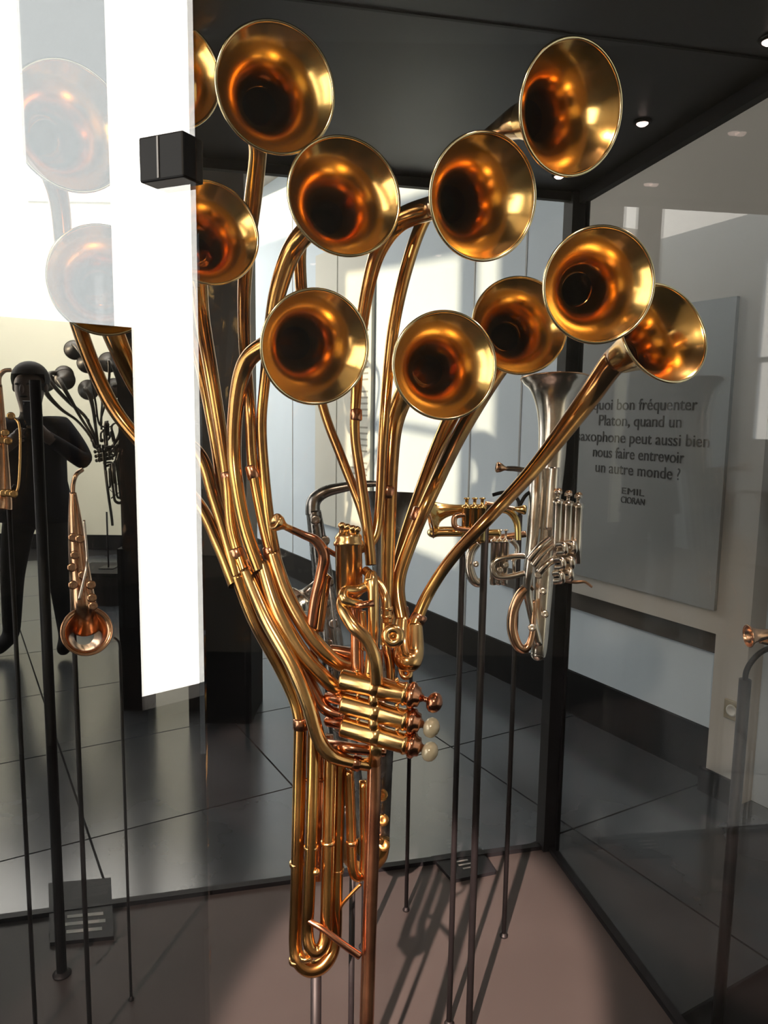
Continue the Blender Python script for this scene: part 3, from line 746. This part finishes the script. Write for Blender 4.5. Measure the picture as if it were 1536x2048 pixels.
# golden valve trumpet, side view, bell to the left
D = 1.40
tr = empty('valve_trumpet', P(950, 1075, D), 'small golden valve trumpet seen side-on behind the right tubes', 'trumpet')
c = [(858, 1030, 92), (861, 1029, 82), (866, 1027, 62), (876, 1024, 42), (892, 1021, 28), (915, 1019, 20), (960, 1016, 16), (1000, 1018, 15), (1020, 1024, 15), (1034, 1046, 14), (1036, 1080, 13)]
b_ = obj('bell', tube([P(x, y, D) for x, y, _ in c], [wpx(wd, D) / 2 for _, _, wd in c], 6, 28, cap=False), 'yellow', tr)
obj('rim', ring(P(858, 1030, D), P(858, 1030, D) - P(900, 1022, D), wpx(92, D) / 2, 0.0018, 40, 8), 'rose', b_)
for i, x in enumerate((931, 947, 962)):
    v_ = obj('valve_casing', lathe(P(x, 1085, D - 0.02), V((0, 0, 1)), [(0, 0.004), (0.001, 0.0075), (0.006, 0.008), (0.062, 0.008), (0.063, 0.009), (0.068, 0.009), (0.07, 0.003), (0.08, 0.003), (0.0805, 0.006), (0.083, 0.005)], 16), 'yellow', tr)
ptube('tuning_slide', [(1000, 1066, D - 0.01, 15), (940, 1066, D - 0.01, 15), (880, 1066, D - 0.01, 15), (866, 1068, D - 0.01, 15), (862, 1064, D + 0.005, 14), (880, 1060, D + 0.02, 14), (930, 1060, D + 0.02, 14)], 'yellow', tr)
ptube('leadpipe', [(930, 1030, D - 0.03, 11), (912, 1032, D - 0.03, 12), (908, 1045, D - 0.03, 12), (914, 1056, D - 0.03, 12), (940, 1060, D - 0.03, 11)], 'rose', tr)
ptube('leadpipe', [(970, 1008, D - 0.02, 12), (1000, 1012, D - 0.02, 10), (1030, 1018, D - 0.02, 9)], 'rose', tr)
a = P(1052, 1020, D - 0.02); b = P(1028, 1018, D - 0.02)
obj('mouthpiece', lathe(a, b - a, [(0.003, 0.003), (0, 0.008), (0.004, 0.009), (0.012, 0.006), (0.02, 0.004), (0.028, 0.004)], 16), 'yellow', tr)

# silver cornet below it
D = 1.46
cn = empty('silver_cornet', P(990, 1172, D), 'small silver cornet hanging below the golden trumpet', 'cornet')
ptube('main_tube', [(930, 1088, D, 15), (960, 1082, D, 15), (1010, 1074, D, 14), (1052, 1068, D, 13)], 'rose', cn)
ptube('bell_bow', [(955, 1086, D, 16), (942, 1105, D, 18), (938, 1130, D, 20), (944, 1155, D, 20), (956, 1166, D, 18), (966, 1160, D, 14)], 'silver', cn)
for i, x in enumerate((986, 997, 1008)):
    v_ = obj('valve_casing', lathe(P(x, 1170, D - 0.02), V((0, 0, 1)), [(0, 0.003), (0.001, 0.006), (0.006, 0.0068), (0.082, 0.0068), (0.083, 0.008), (0.088, 0.008), (0.09, 0.002), (0.105, 0.002), (0.1055, 0.005), (0.108, 0.004)], 14), 'silver', cn)
ptube('valve_loop', [(1050, 1112, D - 0.03, 12), (1020, 1114, D - 0.03, 12), (994, 1120, D - 0.03, 12), (985, 1134, D - 0.03, 12), (992, 1152, D - 0.03, 12), (1015, 1154, D - 0.03, 12), (1050, 1146, D - 0.03, 12)], 'silver', cn)
ptube('valve_loop', [(1022, 1080, D - 0.01, 10), (1034, 1094, D - 0.01, 10), (1032, 1112, D - 0.01, 10), (1026, 1124, D - 0.01, 9)], 'silver', cn)
ptube('brace', [(1028, 1110, D - 0.03, 7), (1028, 1148, D - 0.03, 7)], 'silver', cn, straight=True)
keys(cn, [(952, 1128, D - 0.02), (1000, 1140, D - 0.04), (1012, 1130, D - 0.04)], 0.006, 'silver')

# large dark silver saxophone behind the slides
D = 1.74
bs = empty('bass_saxophone', P(700, 1712, D), 'tall dark silver saxophone standing behind the main trombone slides', 'saxophone')
ptube('neck', [(770, 968, D, 10), (735, 968, D, 14), (690, 974, D, 20), (650, 984, D, 24), (628, 1002, D, 28), (626, 1030, D, 30)], 'dsilver', bs)
ptube('body_tube', [(627, 1022, D, 30), (637, 1090, D, 36), (652, 1200, D, 44), (668, 1330, D, 52), (686, 1480, D, 60), (698, 1610, D, 64), (706, 1670, D, 66)], 'dsilver', bs, sides=24)
ptube('bottom_bow', [(706, 1665, D, 66), (712, 1700, D, 66), (730, 1716, D, 62), (752, 1706, D, 50), (762, 1670, D, 36)], 'brass', bs, sides=20)
c = [(762, 1680, 34), (766, 1560, 36), (770, 1400, 44), (775, 1250, 56), (780, 1120, 72), (784, 1050, 88), (786, 1010, 104), (787, 985, 128)]
bb = obj('bell', tube([P(x, y, D + 0.03) for x, y, _ in c], [wpx(wd, D + 0.03) / 2 for _, _, wd in c], 6, 28, cap=False), 'dsilver', bs)
kk = []
for i in range(15):
    t = i / 14
    kk.append((636 + 62 * t + (9 if i % 2 else -5), 1040 + 580 * t, D - 0.035 - 0.02 * t))
keys(bs, kk, 0.012, 'dsilver')
ptube('key_rod', [(640, 1030, D - 0.03, 6), (668, 1240, D - 0.045, 6), (694, 1450, D - 0.05, 6)], 'dsilver', bs, straight=True)
ptube('key_rod', [(626, 1050, D - 0.03, 5), (648, 1240, D - 0.045, 5), (672, 1450, D - 0.05, 5)], 'dsilver', bs, straight=True)
keys(bs, [(764, 1590, D - 0.02), (766, 1640, D - 0.02), (768, 1690, D - 0.02)], 0.014, 'brass')

sbm = P(598, 1200, 1.68); sbe = P(655, 1145, 1.74)
sb = obj('side_bell', lathe(sbm, sbe - sbm, [(0, 0.034), (0.002, 0.031), (0.008, 0.022), (0.02, 0.013), (0.05, 0.009), ((sbe - sbm).length, 0.008)], 28, caps=False), 'silver', bs)
obj('rim', ring(sbm, sbe - sbm, 0.034, 0.0015, 36, 8), 'silver', sb)
rod_stand('instrument_stand', 730, 1716, 1.74, 'short black rod under the dark silver saxophone', 12, [[(730, 1722, 1.74), (716, 1716, 1.70), (706, 1700, 1.69)]])

# rose-brass saxophone at left, bell turned towards the camera
D = 1.33
rs = empty('alto_saxophone', P(172, 1312, D), 'rose-brass saxophone at left with round shiny bell low down', 'saxophone')
ptube('body_tube', [(146, 985, D, 13), (150, 1040, D, 26), (155, 1100, D, 34), (161, 1160, D, 42), (167, 1210, D, 50), (172, 1250, D + 0.03, 60)], 'rose', rs, sides=22)
bc = P(174, 1262, D - 0.02); bd = (CAM - bc).normalized() + V((0.1, 0, 0.15))
bl = obj('bell', lathe(bc, bd, [(-0.06, 0.018), (-0.045, 0.022), (-0.03, 0.027), (-0.012, 0.034), (0, 0.042), (0.0008, 0.0415), (-0.012, 0.033), (-0.03, 0.026), (-0.06, 0.017)], 36, caps=False), 'rose', rs)
obj('rim', ring(bc, bd, 0.042, 0.0014, 48, 8), 'rose', bl)
keys(rs, [(146, 1075, D - 0.03), (160, 1078, D - 0.03), (150, 1110, D - 0.03), (144, 1135, D - 0.035), (166, 1150, D - 0.035), (182, 1170, D - 0.04), (184, 1196, D - 0.05), (186, 1212, D - 0.05), (146, 1170, D - 0.035)], 0.008, 'rose')
ptube('key_rod', [(168, 1040, D - 0.03, 5), (174, 1110, D - 0.03, 5), (172, 1140, D - 0.04, 5), (158, 1200, D - 0.05, 6)], 'silver', rs)
ptube('neck', [(146, 992, D, 9), (146, 970, D, 9), (152, 950, D, 9), (164, 940, D + 0.02, 9)], 'rose', rs)

# gilt saxophone cut by the left edge
D = 1.33
ls = empty('soprano_saxophone', P(10, 1012, D), 'gilt saxophone cut off by the left edge of the picture', 'saxophone')
ptube('body_tube', [(-2, 770, D, 12), (0, 850, D, 22), (2, 940, D, 32), (0, 1000, D, 44), (-2, 1015, D, 50)], 'rose', ls, sides=22)
ptube('key_rod', [(22, 832, D - 0.02, 5), (38, 850, D - 0.02, 5), (40, 910, D - 0.02, 5), (36, 975, D - 0.02, 5), (24, 992, D - 0.02, 5)], 'gold', ls)
keys(ls, [(22, 832, D - 0.03), (10, 866, D - 0.03), (4, 880, D - 0.03), (16, 882, D - 0.03), (8, 986, D - 0.035), (18, 986, D - 0.035), (27, 988, D - 0.035)], 0.007, 'gold')
ptube('neck', [(-2, 775, D, 11), (-2, 755, D, 10), (8, 742, D, 9), (22, 740, D, 8)], 'rose', ls)

# ------------------------------------------------------------------ horn and stand outside the case at the right edge
D = 1.52
t0 = P(1492, 1340, D); foot = V((t0.x, t0.y, 0))
rst = empty('floor_stand', foot, 'dark tubular stand with bent top at the right edge', 'stand')
obj('tube', tube([t0 + V((0, 0, -0.02)), foot + V((0, 0, 0.01))], [wpx(24, D) / 2] * 2, straight=True, sides=14), 'rod', rst)
obj('inner_rod', tube([P(1490, 1372, D), P(1492, 1345, D), P(1504, 1322, D), P(1526, 1302, D), P(1560, 1290, D)], [wpx(11, D) / 2] * 5, 8, 12), 'rod', rst)
obj('foot_plate', lathe(foot, V((0, 0, 1)), [(0.0005, 0.10), (0.008, 0.10), (0.012, 0.09), (0.014, 0.02)], 28), 'rod', rst)
eh = empty('small_horn', P(1530, 1290, D), 'copper-coloured horn bell just showing at the right edge', 'horn')
c = [(1497, 1272, 44), (1500, 1272, 40), (1508, 1271, 32), (1522, 1270, 25), (1545, 1268, 20), (1590, 1264, 16), (1640, 1262, 12)]
eb = obj('bell', tube([P(x, y, D) for x, y, _ in c], [wpx(wd, D) / 2 for _, _, wd in c], 6, 24, cap=False), 'rose', eh)
obj('rim', ring(P(1497, 1272, D), P(1497, 1272, D) - P(1520, 1270, D), wpx(44, D) / 2, 0.0013, 32, 8), 'rose', eb)
ptube('leadpipe', [(1580, 1262, D, 12), (1570, 1280, D, 12), (1545, 1286, D, 11), (1520, 1282, D, 10)], 'rose', eh)

# ------------------------------------------------------------------ labels on the case floor
def plaque(name, quad, label, z0=FZ, thick=0.01, lines=3):
    q = [onz(x, y, z0) for x, y in quad]
    c0 = sum(q, V((0, 0, 0))) / 4
    r = empty(name, c0, label, 'label')
    obj('plate', prism(q, z0 + 0.0005, z0 + thick), 'black', r, smooth=False)
    return r, q


def plaque_lines(r, q, rows, z):
    """faint print: thin raised bars across the plate; q = far-left, far-right, near-right, near-left"""
    for t, a, b in rows:
        l = q[0].lerp(q[3], t); rr = q[1].lerp(q[2], t); l2 = q[0].lerp(q[3], t + 0.05); r2 = q[1].lerp(q[2], t + 0.05)
        obj('text_line', prism([l.lerp(rr, a), l.lerp(rr, b), l2.lerp(r2, b), l2.lerp(r2, a)], z, z + 0.0006), 'white_print', r, smooth=False)


r, q = plaque('floor_label', [(862, 1719), (962, 1703), (992, 1749), (905, 1767)], 'dark label plate lying on the case floor behind the twin rods')
plaque_lines(r, q, [(0.35, 0.35, 0.6), (0.5, 0.35, 0.62), (0.65, 0.38, 0.6)], FZ + 0.0101)
r, q = plaque('floor_label', [(97, 1773), (222, 1762), (228, 1880), (100, 1893)], 'black label with white print on the case floor at left')
plaque_lines(r, q, [(0.60, 0.28, 0.85), (0.72, 0.22, 0.88), (0.84, 0.26, 0.82)], FZ + 0.0101)

# ------------------------------------------------------------------ reflection of the trombone, modelled as a distant copy seen from behind
def copy_tree(o, parent=None):
    c_ = o.copy(); COL.objects.link(c_)
    if parent: c_.parent = parent
    for ch in list(o.children): copy_tree(ch, c_)
    return c_


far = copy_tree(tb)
far['label'] = 'reflection of the many-belled trombone modelled as a dark distant copy'
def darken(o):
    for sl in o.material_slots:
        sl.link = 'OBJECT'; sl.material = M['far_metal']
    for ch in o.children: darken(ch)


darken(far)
vp = P(715, 1380, 1.15)                      # valve group of the near one
target = P(214, 905, 6.0)
far.rotation_euler.z = pi
loc = V((target.x, target.y, 0)) + V((vp.x - BASE.x, vp.y - BASE.y, 0))
far.location = V((loc.x, loc.y, target.z - (vp.z - BASE.z)))
pz = far.location.z
print('far base', far.location)
pl = empty('display_plinth', (loc.x, loc.y, 0), 'dark plinth under the distant silhouetted trombone', 'plinth')
obj('block', box((loc.x - 0.2, loc.y - 0.2, 0.0), (0.4, 0, 0), (0, 0.4, 0), (0, 0, max(0.1, pz - 0.14))), 'dark_wall', pl, smooth=False)
obj('top_slab', box((loc.x - 0.22, loc.y - 0.22, max(0.1, pz - 0.14)), (0.44, 0, 0), (0, 0.44, 0), (0, 0, 0.03)), 'skirting', pl, smooth=False)
st = empty('instrument_stand', (loc.x, loc.y, pz - 0.11), 'slim black post under the distant silhouetted trombone', 'stand')
obj('rod', tube([V((loc.x, loc.y, pz - 0.11)), V((loc.x, loc.y, pz + 0.35))], [0.007] * 2, straight=True), 'rod', st)
obj('base_plate', box((loc.x - 0.06, loc.y - 0.06, pz - 0.1095), (0.12, 0, 0), (0, 0.12, 0), (0, 0, 0.006)), 'black', st, smooth=False)

# ------------------------------------------------------------------ reflection of the camera holder, modelled as a standing person raising a phone
def make_reflected_person(px, depth):
    g = P(px, 830, depth); base = V((g.x, g.y, 0))
    pr = empty('person', base, 'reflection of the camera holder modelled as a dark person raising a phone behind the case', 'person')
    J = [  # x, y, z, r ; x to the right in the picture, y away from the camera
        ('pelvis', 0, 0, 0.96, 0.150), ('waist', 0, 0, 1.12, 0.140), ('chest', 0, 0.01, 1.32, 0.165), ('neckb', 0, 0.01, 1.47, 0.085), ('neck', 0, 0, 1.53, 0.058),
        ('jaw', 0, -0.01, 1.60, 0.078), ('head', 0, 0, 1.69, 0.100), ('crown', 0, 0.01, 1.76, 0.080),
        ('shR', 0.19, 0.01, 1.43, 0.080), ('elR', 0.36, -0.08, 1.22, 0.062), ('wrR', 0.18, -0.24, 1.40, 0.036), ('haR', 0.145, -0.26, 1.46, 0.034),
        ('shL', -0.19, 0.01, 1.43, 0.080), ('elL', -0.30, -0.06, 1.18, 0.060), ('wrL', -0.04, -0.24, 1.32, 0.036), ('haL', 0.04, -0.27, 1.38, 0.034),
        ('hipR', 0.10, 0, 0.90, 0.110), ('knR', 0.14, -0.01, 0.50, 0.075), ('anR', 0.16, 0.02, 0.10, 0.055), ('toR', 0.19, -0.14, 0.045, 0.042),
        ('hipL', -0.10, 0, 0.90, 0.110), ('knL', -0.16, -0.01, 0.50, 0.075), ('anL', -0.20, 0.02, 0.10, 0.055), ('toL', -0.23, -0.14, 0.045, 0.042)]
    idx = {j[0]: i for i, j in enumerate(J)}
    ed = [('pelvis', 'waist'), ('waist', 'chest'), ('chest', 'neckb'), ('neckb', 'neck'), ('neck', 'jaw'), ('jaw', 'head'), ('head', 'crown'),
          ('chest', 'shR'), ('shR', 'elR'), ('elR', 'wrR'), ('wrR', 'haR'), ('chest', 'shL'), ('shL', 'elL'), ('elL', 'wrL'), ('wrL', 'haL'),
          ('pelvis', 'hipR'), ('hipR', 'knR'), ('knR', 'anR'), ('anR', 'toR'), ('pelvis', 'hipL'), ('hipL', 'knL'), ('knL', 'anL'), ('anL', 'toL')]
    vs = [V(j[1:4]) for j in J]; rr = [j[4] for j in J]; es = [(idx[a], idx[b]) for a, b in ed]
    # five fingers on each hand, curled towards the phone
    for h, sgn in (('haR', -1), ('haL', 1)):
        hp = vs[idx[h]]
        for k in range(5):
            i0 = len(vs)
            if k < 4:
                d1 = V((sgn * 0.012 + 0.0, -0.018 + k * 0.003, 0.045 - k * 0.022)); d2 = V((sgn * (0.035 + 0.003 * (1.5 - abs(k - 1.5))), -0.004, 0.006))
            else:
                d1 = V((sgn * 0.022, 0.022, 0.030)); d2 = V((sgn * 0.016, 0.004, 0.022))
            vs += [hp + d1, hp + d1 + d2]; rr += [0.010, 0.0085]; es += [(idx[h], i0), (i0, i0 + 1)]
    me = bpy.data.meshes.new('body'); me.from_pydata([tuple(v) for v in vs], es, [])
    o = bpy.data.objects.new('body', me); COL.objects.link(o)
    sk_ = o.modifiers.new('skin', 'SKIN'); sk_.use_smooth_shade = True
    for i, s in enumerate(me.skin_vertices[0].data):
        s.radius = (rr[i], rr[i] * (0.72 if i in (0, 1, 2) else 1.0)); s.use_root = (i == 0)
    ss = o.modifiers.new('sub', 'SUBSURF'); ss.levels = 2; ss.render_levels = 2
    dg = bpy.context.evaluated_depsgraph_get(); dg.update()
    nm = bpy.data.meshes.new_from_object(o.evaluated_get(dg)); bpy.data.objects.remove(o)
    nm.name = 'body'
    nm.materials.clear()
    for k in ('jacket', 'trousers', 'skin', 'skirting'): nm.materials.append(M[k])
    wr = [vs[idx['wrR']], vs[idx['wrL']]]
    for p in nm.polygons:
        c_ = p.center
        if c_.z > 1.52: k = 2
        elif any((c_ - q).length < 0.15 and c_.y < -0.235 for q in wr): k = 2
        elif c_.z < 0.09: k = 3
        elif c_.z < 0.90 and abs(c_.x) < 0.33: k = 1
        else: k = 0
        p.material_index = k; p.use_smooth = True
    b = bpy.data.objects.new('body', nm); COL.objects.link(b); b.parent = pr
    # jacket skirt, hair, face
    def loc(vf): return ([base + V(v) for v in vf[0]], vf[1])
    jk = []
    rows = [(1.40, 0.185, 0.135), (1.25, 0.20, 0.150), (1.10, 0.20, 0.150), (0.98, 0.225, 0.165), (0.86, 0.25, 0.18), (0.855, 0.235, 0.165)]
    n = 28
    jv = [V((cos(2 * pi * k / n) * a_, sin(2 * pi * k / n) * b_, z_)) for z_, a_, b_ in rows for k in range(n)]
    jf = [(i * n + k, i * n + (k + 1) % n, (i + 1) * n + (k + 1) % n, (i + 1) * n + k) for i in range(len(rows) - 1) for k in range(n)]
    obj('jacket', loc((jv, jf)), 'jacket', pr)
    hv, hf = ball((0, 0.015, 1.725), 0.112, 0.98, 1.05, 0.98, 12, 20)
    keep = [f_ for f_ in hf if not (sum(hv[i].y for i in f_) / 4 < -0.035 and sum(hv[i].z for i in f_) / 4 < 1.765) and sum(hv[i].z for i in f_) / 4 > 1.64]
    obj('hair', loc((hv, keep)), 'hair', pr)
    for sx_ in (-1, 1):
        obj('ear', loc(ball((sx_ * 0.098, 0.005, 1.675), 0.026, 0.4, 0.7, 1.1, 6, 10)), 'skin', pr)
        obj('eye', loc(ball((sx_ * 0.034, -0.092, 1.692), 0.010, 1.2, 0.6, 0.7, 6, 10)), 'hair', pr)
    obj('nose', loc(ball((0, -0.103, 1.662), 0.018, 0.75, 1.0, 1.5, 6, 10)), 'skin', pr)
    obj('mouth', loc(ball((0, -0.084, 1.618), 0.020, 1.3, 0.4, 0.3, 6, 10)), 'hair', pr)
    # phone between the hands
    pb = base + V((0.128, -0.295, 1.52))
    ph = empty('phone', pb, 'small dark phone held up by the modelled reflection of the camera holder', 'phone')
    bevel(obj('shell', box(pb + V((-0.034, -0.005, -0.07)), (0.068, 0, 0), (0, 0.009, 0), (0, 0, 0.14)), 'phone', ph, smooth=False), 0.003)
    obj('camera_lens', lathe(pb + V((-0.018, -0.005, 0.052)), V((0, -1, 0)), [(0, 0.008), (0.002, 0.008), (0.0025, 0.005)], 14), 'screen_glass', ph)
    return pr


make_reflected_person(62, 4.6)
